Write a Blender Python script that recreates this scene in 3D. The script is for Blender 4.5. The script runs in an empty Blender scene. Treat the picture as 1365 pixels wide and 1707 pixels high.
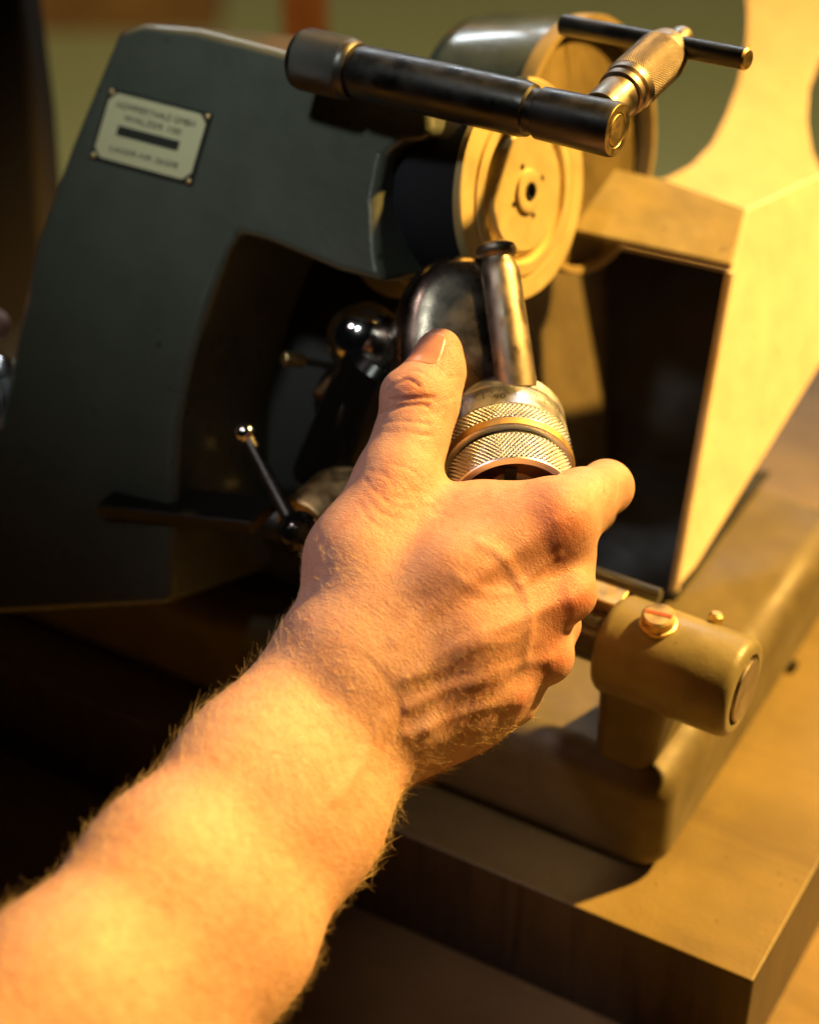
import bpy, bmesh, math, random
import numpy as np
from mathutils import Vector, Matrix
from mathutils.bvhtree import BVHTree
random.seed(7); rng = np.random.default_rng(7)
S = bpy.context.scene
COL = S.collection
PI = math.pi

# ------------------------------------------------------------------ camera
PITCH = math.radians(37.0)
FPX = 3324.0                      # focal length in pixels of the 1365 x 1707 photograph
sp, cp = math.sin(PITCH), math.cos(PITCH)
CAM = Vector((0, 0, 0.62))
FW = Vector((-0.5*cp, 0.8660254*cp, -sp))
RT = Vector((0.8660254, 0.5, 0))
UP = RT.cross(FW)
cam = bpy.data.objects.new('camera', bpy.data.cameras.new('camera')); COL.objects.link(cam)
cam.matrix_world = Matrix(((RT.x, UP.x, -FW.x, CAM.x), (RT.y, UP.y, -FW.y, CAM.y), (RT.z, UP.z, -FW.z, CAM.z), (0, 0, 0, 1)))
cam.data.sensor_fit = 'VERTICAL'; cam.data.sensor_height = 36.0
cam.data.lens = 36.0*FPX/1707.0
cam.data.clip_start = 0.02; cam.data.clip_end = 60
cam.data.dof.use_dof = True
cam.data.dof.focus_distance = 0.722
cam.data.dof.aperture_fstop = 4.4
S.camera = cam

# ------------------------------------------------------------------ light
S.view_settings.view_transform = 'Standard'
S.view_settings.look = 'None'
S.view_settings.exposure = 0.0
w = bpy.data.worlds.new('World'); S.world = w; w.use_nodes = True
w.node_tree.nodes['Background'].inputs[0].default_value = (0.55, 0.60, 0.62, 1)
w.node_tree.nodes['Background'].inputs[1].default_value = 0.003
S.cycles.max_bounces = 6

def P(x, y, d):
    """world point seen at photograph pixel (x, y) at depth d metres along the view axis"""
    return CAM + FW*d + RT*((x-682.5)/FPX*d) + UP*((853.5-y)/FPX*d)
def D(r, u, t):
    """direction: r to the right, u up, t towards the viewer"""
    return (RT*r + UP*u - FW*t).normalized()
def G(x, y, z):
    ray = FW + RT*((x-682.5)/FPX) + UP*((853.5-y)/FPX)
    return CAM + ray*((z-CAM.z)/ray.z)
def pl(x, y, p0, n):
    ray = FW + RT*((x-682.5)/FPX) + UP*((853.5-y)/FPX)
    return CAM + ray*((p0-CAM).dot(n)/ray.dot(n))

def lamp(name, kind, loc, target, power, col, **k):
    l = bpy.data.lights.new(name, kind); l.energy = power; l.color = col
    for a, b in k.items(): setattr(l, a, b)
    o = bpy.data.objects.new(name, l); COL.objects.link(o)
    o.location = loc; o.rotation_euler = (Vector(target)-Vector(loc)).to_track_quat('-Z', 'Y').to_euler()
    return o
SUNDIR = D(0.66, 0.72, 0.17)
aim = P(980, 1080, 0.76)
lamp('evening_light_beam', 'SPOT', aim + SUNDIR*4.0, aim, 2500, (1.0, 0.555, 0.125), spot_size=math.radians(11.5), spot_blend=0.35, shadow_soft_size=0.09)
# added fill spots on plate, hand and forearm, then window daylight behind the machine
wt = P(410, 100, 0.82)
lamp('plate_fill_spot', 'SPOT', wt + D(-0.30, 0.45, 0.84)*1.6, wt, 72.0, (0.93, 1.0, 0.90), spot_size=math.radians(8.9), spot_blend=1.0, shadow_soft_size=0.12)  # added fill, cone kept to the upper casting
ht = P(690, 900, 0.715)
lamp('hand_fill_spot', 'SPOT', ht + D(-0.60, 0.62, 0.50)*1.1, ht, 15.0, (1.0, 0.77, 0.74), spot_size=math.radians(14.5), spot_blend=0.9, shadow_soft_size=0.06)  # added narrow fill for the shaded side of the hand
ft = P(300, 1430, 0.65)
lamp('forearm_fill_spot', 'SPOT', ft + D(-0.74, 0.48, 0.47)*1.1, ft, 5.5, (1.0, 0.74, 0.74), spot_size=math.radians(15), spot_blend=0.9, shadow_soft_size=0.08)  # added fill along the left of the forearm
bp = P(450, 100, 0.85) + (Vector((-0.40, 0.84, 0.46)).normalized())*1.6
lamp('far_window_daylight', 'AREA', bp, P(450, 100, 0.85), 9.5, (0.86, 0.95, 1.0), shape='RECTANGLE', size=1.4, size_y=0.09)
lamp('background_fill_spot', 'SPOT', (-0.2, 0.9, 1.3), (-1.6, 2.8, -0.8), 240.0, (1.0, 0.82, 0.46), spot_size=math.radians(64), spot_blend=0.6, shadow_soft_size=0.2)  # added to brighten the floor and the things behind

# ------------------------------------------------------------------ materials
def mat(name, base=(0.5, 0.5, 0.5), rough=0.5, metal=0.0, spec=0.5, **kw):
    m = bpy.data.materials.new(name); m.use_nodes = True
    nt = m.node_tree; b = nt.nodes['Principled BSDF']
    b.inputs['Base Color'].default_value = (*base, 1); b.inputs['Roughness'].default_value = rough
    b.inputs['Metallic'].default_value = metal; b.inputs['Specular IOR Level'].default_value = spec
    for k, v in kw.items(): b.inputs[k.replace('_', ' ')].default_value = v
    return m, nt, b
def N(nt, t, **kw):
    n = nt.nodes.new(t)
    for k, v in kw.items():
        if k.startswith('i_'): n.inputs[k[2:].replace('_', ' ')].default_value = v
        else: setattr(n, k, v)
    return n
def noise(nt, scale, detail=5, rough=0.55, vec=None, dist=0.0):
    n = N(nt, 'ShaderNodeTexNoise'); n.inputs['Scale'].default_value = scale; n.inputs['Detail'].default_value = detail
    n.inputs['Roughness'].default_value = rough; n.inputs['Distortion'].default_value = dist
    if vec is None:
        tc = N(nt, 'ShaderNodeTexCoord'); vec = tc.outputs['Object']
    nt.links.new(vec, n.inputs['Vector']); return n
def ramp(nt, fac, stops):
    r = N(nt, 'ShaderNodeValToRGB'); e = r.color_ramp.elements
    while len(e) < len(stops): e.new(0.5)
    for q, (p, c) in zip(e, stops):
        q.position = p; q.color = (*c, 1) if len(c) == 3 else c
    nt.links.new(fac, r.inputs[0]); return r
def bump(nt, b, h, strength=0.3, dist=0.0005, prev=None):
    n = N(nt, 'ShaderNodeBump'); n.inputs['Strength'].default_value = strength; n.inputs['Distance'].default_value = dist
    nt.links.new(h, n.inputs['Height'])
    if prev is not None: nt.links.new(prev.outputs[0], n.inputs['Normal'])
    nt.links.new(n.outputs[0], b.inputs['Normal']); return n
def g3(v): return (v, v, v)

def paint(name, c, rough=0.35, wear=None, var=0.72):
    m, nt, b = mat(name, c, rough)
    n = noise(nt, 60, 6); c2 = tuple(x*var for x in c)
    r = ramp(nt, n.outputs[0], [(0.3, c2), (0.7, tuple(min(1, x*(1+(1-var)*0.4)) for x in c))])
    out = r.outputs[0]
    ch = noise(nt, 170, 4, 0.6)
    chr_ = ramp(nt, ch.outputs[0], [(0.69, g3(0)), (0.72, g3(1))])
    mx = N(nt, 'ShaderNodeMix', data_type='RGBA'); nt.links.new(chr_.outputs[0], mx.inputs[0])
    nt.links.new(out, mx.inputs[6]); mx.inputs[7].default_value = (*(wear or tuple(x*0.35 for x in c)), 1)
    nt.links.new(mx.outputs[2], b.inputs['Base Color'])
    n2 = noise(nt, 25, 6); r2 = ramp(nt, n2.outputs[0], [(0.3, g3(rough*0.75)), (0.75, g3(min(1, rough*1.5)))])
    nt.links.new(r2.outputs[0], b.inputs['Roughness'])
    n3 = noise(nt, 900, 3); n4 = noise(nt, 120, 3)
    b1 = bump(nt, b, n4.outputs[0], 0.25, 0.001); bump(nt, b, n3.outputs[0], 0.2, 0.0003, b1)
    return m
def metal(name, c, rough=0.3, stain=None, scale=60):
    m, nt, b = mat(name, c, rough, 1.0)
    n = noise(nt, scale, 6, 0.6, dist=0.6)
    r = ramp(nt, n.outputs[0], [(0.35, stain or tuple(x*0.6 for x in c)), (0.62, c)])
    nt.links.new(r.outputs[0], b.inputs['Base Color'])
    n2 = noise(nt, scale*2.3, 6); r2 = ramp(nt, n2.outputs[0], [(0.3, g3(rough*0.7)), (0.7, g3(min(1, rough*1.5)))])
    nt.links.new(r2.outputs[0], b.inputs['Roughness'])
    n3 = noise(nt, 1500, 2); bump(nt, b, n3.outputs[0], 0.12, 0.0002)
    return m

M = {}
M['green'] = paint('grey_green_paint', (0.092, 0.106, 0.090), 0.30, var=0.90)
M['guard_green'] = paint('blue_grey_paint', (0.085, 0.11, 0.10), 0.24)
M['base'] = paint('base_paint', (0.135, 0.108, 0.050), 0.5)
M['clamp'] = paint('clamp_paint', (0.26, 0.225, 0.12), 0.36)
for k_ in ('green', 'guard_green'):
    b_ = M[k_].node_tree.nodes['Principled BSDF']; b_.inputs['Coat Weight'].default_value = 0.7; b_.inputs['Coat Roughness'].default_value = 0.09
M['guard_in'] = paint('guard_inner_paint', (0.32, 0.24, 0.09), 0.55)
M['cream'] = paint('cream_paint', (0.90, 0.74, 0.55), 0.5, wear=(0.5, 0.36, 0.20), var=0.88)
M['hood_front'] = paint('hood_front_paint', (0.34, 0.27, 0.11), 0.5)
M['hood_dark'] = paint('hood_inner_dark', (0.012, 0.011, 0.009), 0.7); M['hood_inner'] = paint('hood_inner_side', (0.10, 0.075, 0.03), 0.6)  # near-black hood paint holds the shade inside the hood
M['wheel'] = metal('brass_wheel', (0.70, 0.57, 0.27), 0.55, (0.62, 0.49, 0.22), 25); M['wheel'].node_tree.nodes['Principled BSDF'].inputs['Metallic'].default_value = 0.35
M['abrasive'] = mat('abrasive_body', (0.012, 0.013, 0.022), 0.85)[0]
M['black'] = mat('black_void', (0.006, 0.006, 0.006), 0.8)[0]
M['blackmetal'] = metal('blackened_steel', (0.135, 0.135, 0.135), 0.36, (0.10, 0.10, 0.10), 40)
M['steel'] = metal('worn_steel', (0.36, 0.31, 0.25), 0.40, (0.25, 0.21, 0.165), 50)
M['brightsteel'] = metal('satin_steel', (0.76, 0.79, 0.86), 0.38, (0.70, 0.72, 0.78), 50)
M['knurlsteel'] = metal('knurled_steel', (0.58, 0.60, 0.66), 0.34, (0.50, 0.51, 0.55), 50)
M['chrome'] = metal('chrome', (0.85, 0.85, 0.86), 0.10, (0.7, 0.7, 0.7))
M['darksteel'] = metal('stained_steel', (0.34, 0.30, 0.25), 0.27, (0.13, 0.11, 0.09), 34)
M['brass'] = metal('brass', (0.88, 0.68, 0.34), 0.40, (0.5, 0.36, 0.16), 60)
M['gold'] = metal('gold', (0.95, 0.70, 0.28), 0.16, (0.85, 0.6, 0.22), 50)
M['bakelite'] = mat('black_bakelite', (0.008, 0.008, 0.008), 0.16)[0]; M['shade_iron'] = mat('shade_black_iron', (0.010, 0.010, 0.009), 0.5)[0]  # the iron is near-black to hold the shade under the arm
M['ink'] = mat('dark_ink', (0.012, 0.014, 0.010), 0.6)[0]
M['engrave'] = mat('engraved_line', (0.012, 0.010, 0.009), 0.7)[0]
M['plate'] = mat('plate_enamel', (0.74, 0.72, 0.46), 0.45)[0]
M['red_line'] = mat('red_slot', (0.42, 0.08, 0.03), 0.6)[0]
M['dullbrass'] = metal('dull_brass', (0.62, 0.46, 0.20), 0.5, (0.5, 0.36, 0.16), 60)
M['copperish'] = metal('bronze_face', (0.42, 0.24, 0.13), 0.38, (0.22, 0.12, 0.07), 80)

def wood(name, ca, cb, scale=(5, 60, 60), rough=0.5):
    m, nt, b = mat(name, ca, rough)
    tc = N(nt, 'ShaderNodeTexCoord'); mp = N(nt, 'ShaderNodeMapping'); mp.inputs['Scale'].default_value = scale
    nt.links.new(tc.outputs['Object'], mp.inputs['Vector'])
    n = noise(nt, 1.0, 8, 0.6, mp.outputs[0], 1.6)
    r = ramp(nt, n.outputs[0], [(0.30, cb), (0.52, ca), (0.75, tuple(x*1.15 for x in ca))])
    n2 = noise(nt, 14, 6, 0.6)
    r2 = ramp(nt, n2.outputs[0], [(0.35, g3(0.62)), (0.65, g3(1.0))])
    mx = N(nt, 'ShaderNodeMix', data_type='RGBA', blend_type='MULTIPLY'); mx.inputs[0].default_value = 0.8
    nt.links.new(r.outputs[0], mx.inputs[6]); nt.links.new(r2.outputs[0], mx.inputs[7])
    nt.links.new(mx.outputs[2], b.inputs['Base Color'])
    n3 = noise(nt, 500, 4); b1 = bump(nt, b, n3.outputs[0], 0.35, 0.0006); bump(nt, b, n.outputs[0], 0.4, 0.0012, b1)
    return m
M['board'] = wood('board_wood', (0.245, 0.178, 0.060), (0.195, 0.138, 0.046), (5, 20, 20))
M['board_end'] = wood('board_edge_wood', (0.065, 0.043, 0.026), (0.028, 0.018, 0.012), (70, 70, 7))  # end grain, darkened further to paint the shade of the front face
M['bench'] = wood('bench_wood', (0.28, 0.19, 0.08), (0.22, 0.145, 0.06), (4, 22, 22))
M['orange'] = wood('orange_wood', (0.42, 0.12, 0.02), (0.26, 0.07, 0.012), (20, 20, 4))
M['brown'] = wood('brown_wood', (0.22, 0.10, 0.025), (0.14, 0.055, 0.015), (4, 20, 20))
M['floor'] = paint('olive_floor', (0.33, 0.34, 0.17), 0.7)
M['darkcloth'] = mat('dark_brown_board', (0.028, 0.02, 0.013), 0.8)[0]

# ------------------------------------------------------------------ builders
def link(name, me, material=None, parent=None, smooth=True, bevel=0, seg=3, angle=35):
    o = bpy.data.objects.new(name, me); COL.objects.link(o)
    if material is not None: me.materials.append(material)
    if smooth:
        me.polygons.foreach_set('use_smooth', [True]*len(me.polygons))
        if bevel:
            md = o.modifiers.new('b', 'BEVEL'); md.width = bevel; md.segments = seg; md.limit_method = 'ANGLE'; md.angle_limit = math.radians(30)
            md.harden_normals = False
        me.set_sharp_from_angle(angle=math.radians(angle))
        if bevel:
            md.harden_normals = True
    if parent is not None: o.parent = parent; o.matrix_parent_inverse = parent.matrix_world.inverted()
    return o
def from_py(name, vs, fs, material=None, parent=None, **k):
    me = bpy.data.meshes.new(name); me.from_pydata([tuple(v) for v in vs], [], fs); me.validate(); me.update()
    bm = bmesh.new(); bm.from_mesh(me); bmesh.ops.recalc_face_normals(bm, faces=bm.faces); bm.to_mesh(me); bm.free()
    return link(name, me, material, parent, **k)
def thing(name, label, cat, loc, group=None):
    o = bpy.data.objects.new(name, None); COL.objects.link(o); o.empty_display_size = 0.02
    o.location = loc; bpy.context.view_layer.update()
    o['label'] = label; o['category'] = cat
    if group: o['group'] = group
    return o
def tag(o, label, cat=None, kind=None, group=None):
    o['label'] = label
    if cat: o['category'] = cat
    if kind: o['kind'] = kind
    if group: o['group'] = group
    return o
def basis(ax):
    ax = Vector(ax).normalized(); a = Vector((0, 0, 1)) if abs(ax.z) < 0.9 else Vector((1, 0, 0))
    e1 = (a - ax*a.dot(ax)).normalized(); return e1, ax.cross(e1), ax
def lathe(name, A, ax, prof, material, parent=None, seg=72, angle=35, arc=None, **k):
    """prof: (distance along the axis, radius) in metres"""
    e1, e2, ax = basis(ax); vs, fs = [], []
    a0, a1 = arc or (0, 2*PI); n = seg if arc is None else seg+1
    for t, r in prof:
        for i in range(n):
            q = a0 + (a1-a0)*i/seg; vs.append(A + ax*t + (e1*math.cos(q) + e2*math.sin(q))*max(r, 1e-5))
    m = len(prof)
    for j in range(m-1):
        for i in range(seg):
            i2 = (i+1) % n if arc is None else i+1
            fs.append((j*n+i, j*n+i2, (j+1)*n+i2, (j+1)*n+i))
    if arc is None:
        fs.append(tuple(range(n-1, -1, -1))); fs.append(tuple((m-1)*n+i for i in range(n)))
    return from_py(name, vs, fs, material, parent, angle=angle, **k)
def rod(name, A, B, r, material, parent=None, ch=0.0006, seg=40, r2=None, **k):
    L = (B-A).length; r2 = r2 or r
    return lathe(name, A, B-A, [(0, r-ch), (ch, r), (L-ch, r2), (L, r2-ch)], material, parent, seg, **k)
def ball(name, c, r, material, parent=None, ax=(0, 0, 1), sq=1.0, seg=40):
    return lathe(name, c, ax, [(-math.cos(PI*i/20)*r*sq, math.sin(PI*i/20)*r) for i in range(21)], material, parent, seg, angle=80)
def prism(name, pts, ext, material, parent=None, bevel=0.001, seg=3, **k):
    n = len(pts); vs = list(pts) + [p+ext for p in pts]
    fs = [tuple(range(n)), tuple(range(2*n-1, n-1, -1))] + [(i, (i+1) % n, n+(i+1) % n, n+i) for i in range(n)]
    return from_py(name, vs, fs, material, parent, bevel=bevel, seg=seg, **k)
def box(name, o, ex, ey, ez, material, parent=None, bevel=0.001, seg=3):
    return prism(name, [o, o+ex, o+ex+ey, o+ey], ez, material, parent, bevel, seg)
def smooth_poly(pts, n=6, closed=True):
    """Catmull-Rom through 3-D points"""
    out = []; m = len(pts)
    for i in range(m if closed else m-1):
        p0 = pts[(i-1) % m] if closed or i > 0 else pts[i]; p1 = pts[i]; p2 = pts[(i+1) % m]
        p3 = pts[(i+2) % m] if closed or i+2 < m else pts[i+1]
        for j in range(n):
            t = j/n
            out.append(0.5*((2*p1)+(p2-p0)*t+(2*p0-5*p1+4*p2-p3)*t*t+(3*p1-p0-3*p2+p3)*t**3))
    if not closed: out.append(pts[-1])
    return out
def knurl(name, A, ax, t0, t1, r, nd, depth, material, parent=None, samp=8):
    """cylinder band whose surface is cut into nd diamonds around by two crossing helical grooves"""
    e1, e2, ax = basis(ax); na = nd*samp; pitch = 2*PI*r/nd
    rows = max(6, int((t1-t0)/pitch*samp)); u = np.arange(na)/samp; v = np.linspace(0, (t1-t0)/pitch, rows+1)
    U, V = np.meshgrid(u, v)
    tri = lambda x: 1-2*np.abs((x % 1)-0.5)
    h = np.minimum(tri(U+V*0.8), tri(U-V*0.8)); h = 1-np.clip(h*1.15, 0, 1)
    edge = np.clip(np.minimum(V, V[-1, 0]-V)*3.0, 0, 1)
    R = r - depth*h*edge - depth*0.9*(1-edge)
    ang = U/nd*2*PI; E1, E2, AX, A0 = (np.array(x) for x in (e1, e2, ax, A))
    pts = A0 + (t0+V*pitch)[..., None]*AX + R[..., None]*(np.cos(ang)[..., None]*E1 + np.sin(ang)[..., None]*E2)
    idx = np.arange((rows+1)*na).reshape(rows+1, na); nx = np.roll(idx, -1, 1)
    q = np.stack([idx[:-1], nx[:-1], nx[1:], idx[1:]], -1).reshape(-1, 4)
    return from_np(name, pts.reshape(-1, 3), q, material, parent, smooth=False)
def from_np(name, v, q, material=None, parent=None, smooth=True):
    me = bpy.data.meshes.new(name); me.vertices.add(len(v)); me.vertices.foreach_set('co', np.asarray(v, np.float32).ravel())
    k = q.shape[1]; me.loops.add(q.size); me.loops.foreach_set('vertex_index', q.ravel().astype(np.int32))
    me.polygons.add(len(q)); me.polygons.foreach_set('loop_start', np.arange(0, q.size, k, dtype=np.int32))
    me.update(calc_edges=True); me.validate()
    if smooth: me.polygons.foreach_set('use_smooth', [True]*len(me.polygons))
    o = bpy.data.objects.new(name, me); COL.objects.link(o)
    if material is not None: me.materials.append(material)
    if parent is not None: o.parent = parent; o.matrix_parent_inverse = parent.matrix_world.inverted()
    return o
def text_mesh(s, size):
    cu = bpy.data.curves.new('t', 'FONT'); cu.body = s; cu.size = size; cu.align_x = 'CENTER'; cu.align_y = 'CENTER'
    o = bpy.data.objects.new('t', cu); COL.objects.link(o); bpy.context.view_layer.update()
    me = bpy.data.meshes.new_from_object(o); bpy.data.objects.remove(o)
    vs = [v.co.copy() for v in me.vertices]; fs = [tuple(p.vertices) for p in me.polygons]
    return vs, fs

# ------------------------------------------------------------------ the setting: floor, bench, far things
X, Y, Z = Vector((1, 0, 0)), Vector((0, 1, 0)), Vector((0, 0, 1))
BT = 0.060                                   # thickness of the board under the machine
bc = G(1255, 1637, 0.0)                      # near corner of the board
be = box('workbench', Vector((-1.3, -0.4, -BT-0.04)), X*2.6, Y*1.20, Z*0.04, M['bench'], None, 0.002)
tag(be, 'broad wooden bench top beneath the board', None, 'structure')
fl = from_py('floor', [(-9, -3, -0.8), (9, -3, -0.8), (9, 12, -0.8), (-9, 12, -0.8)], [(0, 1, 2, 3)], M['floor']); tag(fl, 'blurred olive floor behind the bench', None, 'structure')

bd = prism('wooden_board', [bc, bc - X*0.46, bc - X*0.46 + Y*0.47, bc + Y*0.47], Z*-BT, M['board'], None, 0.0012, 2)
bd.data.materials.append(M['board_end'])
for p in bd.data.polygons:
    if abs(p.normal.z) < 0.5: p.material_index = 1
vs, fs = [], []
for i in range(150):
    c_ = bc + X*(-random.uniform(0.004, 0.30)) + Y*random.uniform(0.004, 0.20) + Z*0.0002; a_ = random.uniform(0, 6.3); r_ = random.uniform(0.0002, 0.0007)
    u_ = Vector((math.cos(a_), math.sin(a_), 0.2))*r_; v_2 = Vector((-math.sin(a_), math.cos(a_), 0))*r_*random.uniform(0.3, 1); k_ = len(vs)
    vs += [c_-u_, c_+v_2, c_+u_, c_-v_2, c_+Z*r_*0.7]; fs += [(k_, k_+1, k_+4), (k_+1, k_+2, k_+4), (k_+2, k_+3, k_+4), (k_+3, k_, k_+4), (k_, k_+3, k_+2, k_+1)]
mc_ = from_py('metal_dust', vs, fs, M['brass'], smooth=False); tag(mc_, 'scattered specks of metal grinding dust on the wooden board', None, 'stuff')
tag(bd, 'thick wooden board with a square corner, under the grinder base', 'board')

# ------------------------------------------------------------------ the grinder
gr = thing('tool_grinder', 'green and grey tool grinder with yellow grinding wheel, standing on the wooden board', 'grinder', G(1080, 1465, 0))
BH = 0.055
kc = G(1094, 1478, 0.0)                      # near right corner of the base
bs = box('base', kc - X*0.47 + Z*0.0005, X*0.47, Y*0.215, Z*BH, M['base'], gr, 0.013, 7)
hp = Vector((kc.x, 0, 0)); hc = pl(1325, 1112, hp, X)
lathe('base_hole', hc - X*0.004, X, [(0, 0.0001), (0, 0.0029), (0.0043, 0.0029), (0.0046, 0.0021), (0.002, 0.002), (0.002, 0.0001)], M['black'], gr, 24)

# clamp cylinder on its neck
cz = 0.100
ce = G(1240, 1150, cz); cl = 0.058; rc = 0.0205
A = ce - X*cl
cyl = lathe('clamp_cylinder', A, X, [(0, 0.001), (0, 0.0165), (0.0008, 0.0182), (0.0025, 0.0197), (0.0045, rc), (cl-0.004, rc), (cl-0.0018, 0.0198), (cl-0.0006, 0.0188), (cl, 0.0172), (cl, 0.0148), (cl-0.0022, 0.0144), (cl-0.0022, 0.001)], M['clamp'], gr, 96, angle=50)
lathe('end_plug', A, X, [(cl-0.002, 0.001), (cl-0.002, 0.0130), (cl+0.0004, 0.0130), (cl+0.0010, 0.0124), (cl+0.0010, 0.001)], M['steel'], cyl, 64)
def slotted(name, c, ax, r, h, material, slotmat, parent, sdir):
    s = lathe(name, c, ax, [(0, 0.001), (0, r*1.12), (h*0.25, r*1.12), (h*0.3, r), (h*0.85, r), (h, r*0.86), (h, 0.0001)], material, parent, 40)
    e = Vector(ax).normalized(); d = (Vector(sdir) - e*Vector(sdir).dot(e)).normalized(); q = e.cross(d)
    box('slot', c + e*(h+0.00005) - d*r*0.8 - q*r*0.11, d*r*1.6, q*r*0.22, e*0.0002, slotmat, parent, 0)
    return s
sc = pl(1112, 1018, ce + Z*rc, Z)
slotted('clamp_screw', Vector((sc.x, ce.y-0.003, ce.z + rc - 0.001)), Vector((0, -0.1, 1)), 0.0066, 0.0062, M['brass'], M['red_line'], cyl, X*1.0 + Y*0.15)
lathe('pin', Vector((sc.x+0.017, ce.y + 0.013, ce.z + 0.013)), Vector((0, 0.3, 1)), [(0, 0.001), (0, 0.003), (0.006, 0.003), (0.007, 0.002), (0.007, 0.0001)], M['brass'], cyl, 24)
# neck down to the base
nb = [A + X*0.003 + Vector((0, -0.0175, -0.006)), A + X*0.034 + Vector((0, -0.0175, -0.006)), A + X*0.034 + Vector((0, 0.013, -0.012)), A + X*0.003 + Vector((0, 0.013, -0.012))]
nb2 = [Vector((p.x, p.y, BH-0.008)) for p in nb]; cx_ = sum((p.x for p in nb2))/4; cy_ = sum((p.y for p in nb2))/4
nb2 = [Vector((max(p.x, cx_-0.022) if p.x < cx_ else kc.x-0.012, kc.y+0.0065 if p.y < cy_ else kc.y+0.070, p.z)) for p in nb2]
from_py('clamp_neck', nb+nb2, [(0, 1, 2, 3), (7, 6, 5, 4), (0, 1, 5, 4), (1, 2, 6, 5), (2, 3, 7, 6), (3, 0, 4, 7)], M['base'], gr, bevel=0.006, seg=5)
rod('slide_bar', A - X*0.16 + Z*0.0, A + X*0.002, 0.0105, M['blackmetal'], gr)
box('slide_key', A - X*0.12 + Vector((0, 0.004, 0.0095)), X*0.121, Y*0.011, Z*0.006, M['brass'], gr, 0.0006)
rod('slide_rod', A - X*0.16 + Vector((0, 0.021, 0.012)), A + X*0.012 + Vector((0, 0.021, 0.012)), 0.004, M['blackmetal'], gr)

# arm and column: one casting with a broad leaning face
bn = Vector((0.0, -0.80, 0.60)).normalized(); b0 = P(260, 230, 0.83)
ol = [(178, 95), (196, 52), (240, 38), (330, 48), (500, 92), (640, 128), (716, 156), (722, 226), (700, 235), (664, 240), (640, 262), (626, 330), (630, 420), (640, 474), (560, 452),
      (440, 402), (398, 392), (378, 420), (346, 505), (318, 600), (296, 700), (282, 1010), (-80, 1030), (-60, 760), (2, 700), (26, 560), (60, 400), (118, 240)]
body = prism('arm_casting', [pl(x, y, b0, bn) for x, y in ol], Vector((0, 0.92, -0.39)).normalized()*0.085, M['green'], gr, 0.009, 6)
hs = pl(272, 34, b0, bn)
tn = Vector((0.0, 0.39, 0.92)).normalized()
def topscrew(x, y, r, m):
    c = pl(x, y, b0, bn) + Vector((0, 0.92, -0.39))*0.013
    lathe('cover_screw', c, tn, [(0, 0.0001), (0, r), (0.0008, r), (0.0012, r*0.8), (0.0012, 0.0001)], m, body, 24)
topscrew(268, 46, 0.0045, M['black']); topscrew(446, 92, 0.0035, M['brass'])
# name plate with four rivets, three lines of print and a black bar
def PB(x, y): return pl(x, y, b0, bn)
q = [PB(200, 152), PB(371, 195), PB(321, 310), PB(152, 264)]
o_ = q[3]; ux = (q[2]-q[3]); uy = (q[0]-q[3]); W_, H_ = ux.length, uy.length; ux.normalize(); uy = (uy - ux*uy.dot(ux)).normalized(); un = ux.cross(uy)
if un.dot(bn) < 0: un = -un
def plate_poly(m, c, z):
    return [o_ + ux*x + uy*y + un*z for x, y in ((m+c, m), (W_-m-c, m), (W_-m, m+c), (W_-m, H_-m-c), (W_-m-c, H_-m), (m+c, H_-m), (m, H_-m-c), (m, m+c))]
npl = prism('name_plate', plate_poly(0, 0.0002, 0.0003), un*0.0009, M['ink'], gr, 0.0002, 2)
prism('enamel_field', plate_poly(0.0014, 0.0036, 0.0012), un*0.0002, M['plate'], npl, 0)
box('blank_bar', o_ + ux*W_*0.19 + uy*H_*0.395 + un*0.0014, ux*W_*0.60, uy*H_*0.135, un*0.0002, M['ink'], npl, 0)
for cx, cy in ((0.0016, 0.0016), (W_-0.0016, 0.0016), (0.0016, H_-0.0016), (W_-0.0016, H_-0.0016)):
    ball('rivet', o_ + ux*cx + uy*cy + un*0.0013, 0.0013, M['brass'], npl, un, 0.5, 16)
for s, fy, sz, fw in (('HOMMERTHALE GMBH', 0.795, 0.0040, 0.76), ('WALZER 100', 0.645, 0.0038, 0.56), ('LAGER-NR 26508', 0.20, 0.0034, 0.66)):
    vs, fs = text_mesh(s, sz); w0 = max(v.x for v in vs)-min(v.x for v in vs); k = W_*fw/w0
    from_py('lettering', [o_ + ux*(W_*0.5 + v.x*k) + uy*(H_*fy + v.y) + un*0.00155 for v in vs], fs, M['ink'], npl, smooth=False)

# grinding wheel, its dark body and the guard
aw = D(0.80, -0.165, 0.575)
wc = P(874, 318, 0.812); R = 185/FPX*0.812
wh = lathe('grinding_wheel', wc, aw, [(-0.0042, 0.001), (-0.0042, R*0.985), (-0.0034, R), (-0.0006, R), (0, R*0.985), (0, R*0.80), (-0.0012, R*0.79), (-0.0012, R*0.775), (0.0006, R*0.765), (0.0010, R*0.66),
     (-0.0012, R*0.645), (-0.0012, R*0.60), (0.0002, R*0.575), (0.0016, R*0.535), (0.0016, R*0.20), (0.0030, R*0.19), (0.0034, R*0.15), (0.0030, R*0.085), (-0.002, R*0.075), (-0.002, 0.0001)], M['wheel'], gr, 128, angle=25)
lathe('wheel_bore', wc, aw, [(0.0002, 0.0001), (0.0002, R*0.082), (0.0035, R*0.082), (0.0036, R*0.07), (0.0014, R*0.068), (0.0014, 0.0001)], M['blackmetal'], wh, 32)
e1, e2, _ = basis(aw)
for a in (0, 1, 2, 3):
    p = wc + aw*0.0017 + (e1*math.cos(a*PI/2+0.1) + e2*math.sin(a*PI/2+0.1))*R*0.245
    lathe('hub_hole', p, aw, [(0, 0.0001), (0, 0.0012), (0.0002, 0.0012), (0.0002, 0.0001)], M['black'], wh, 16)
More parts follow.
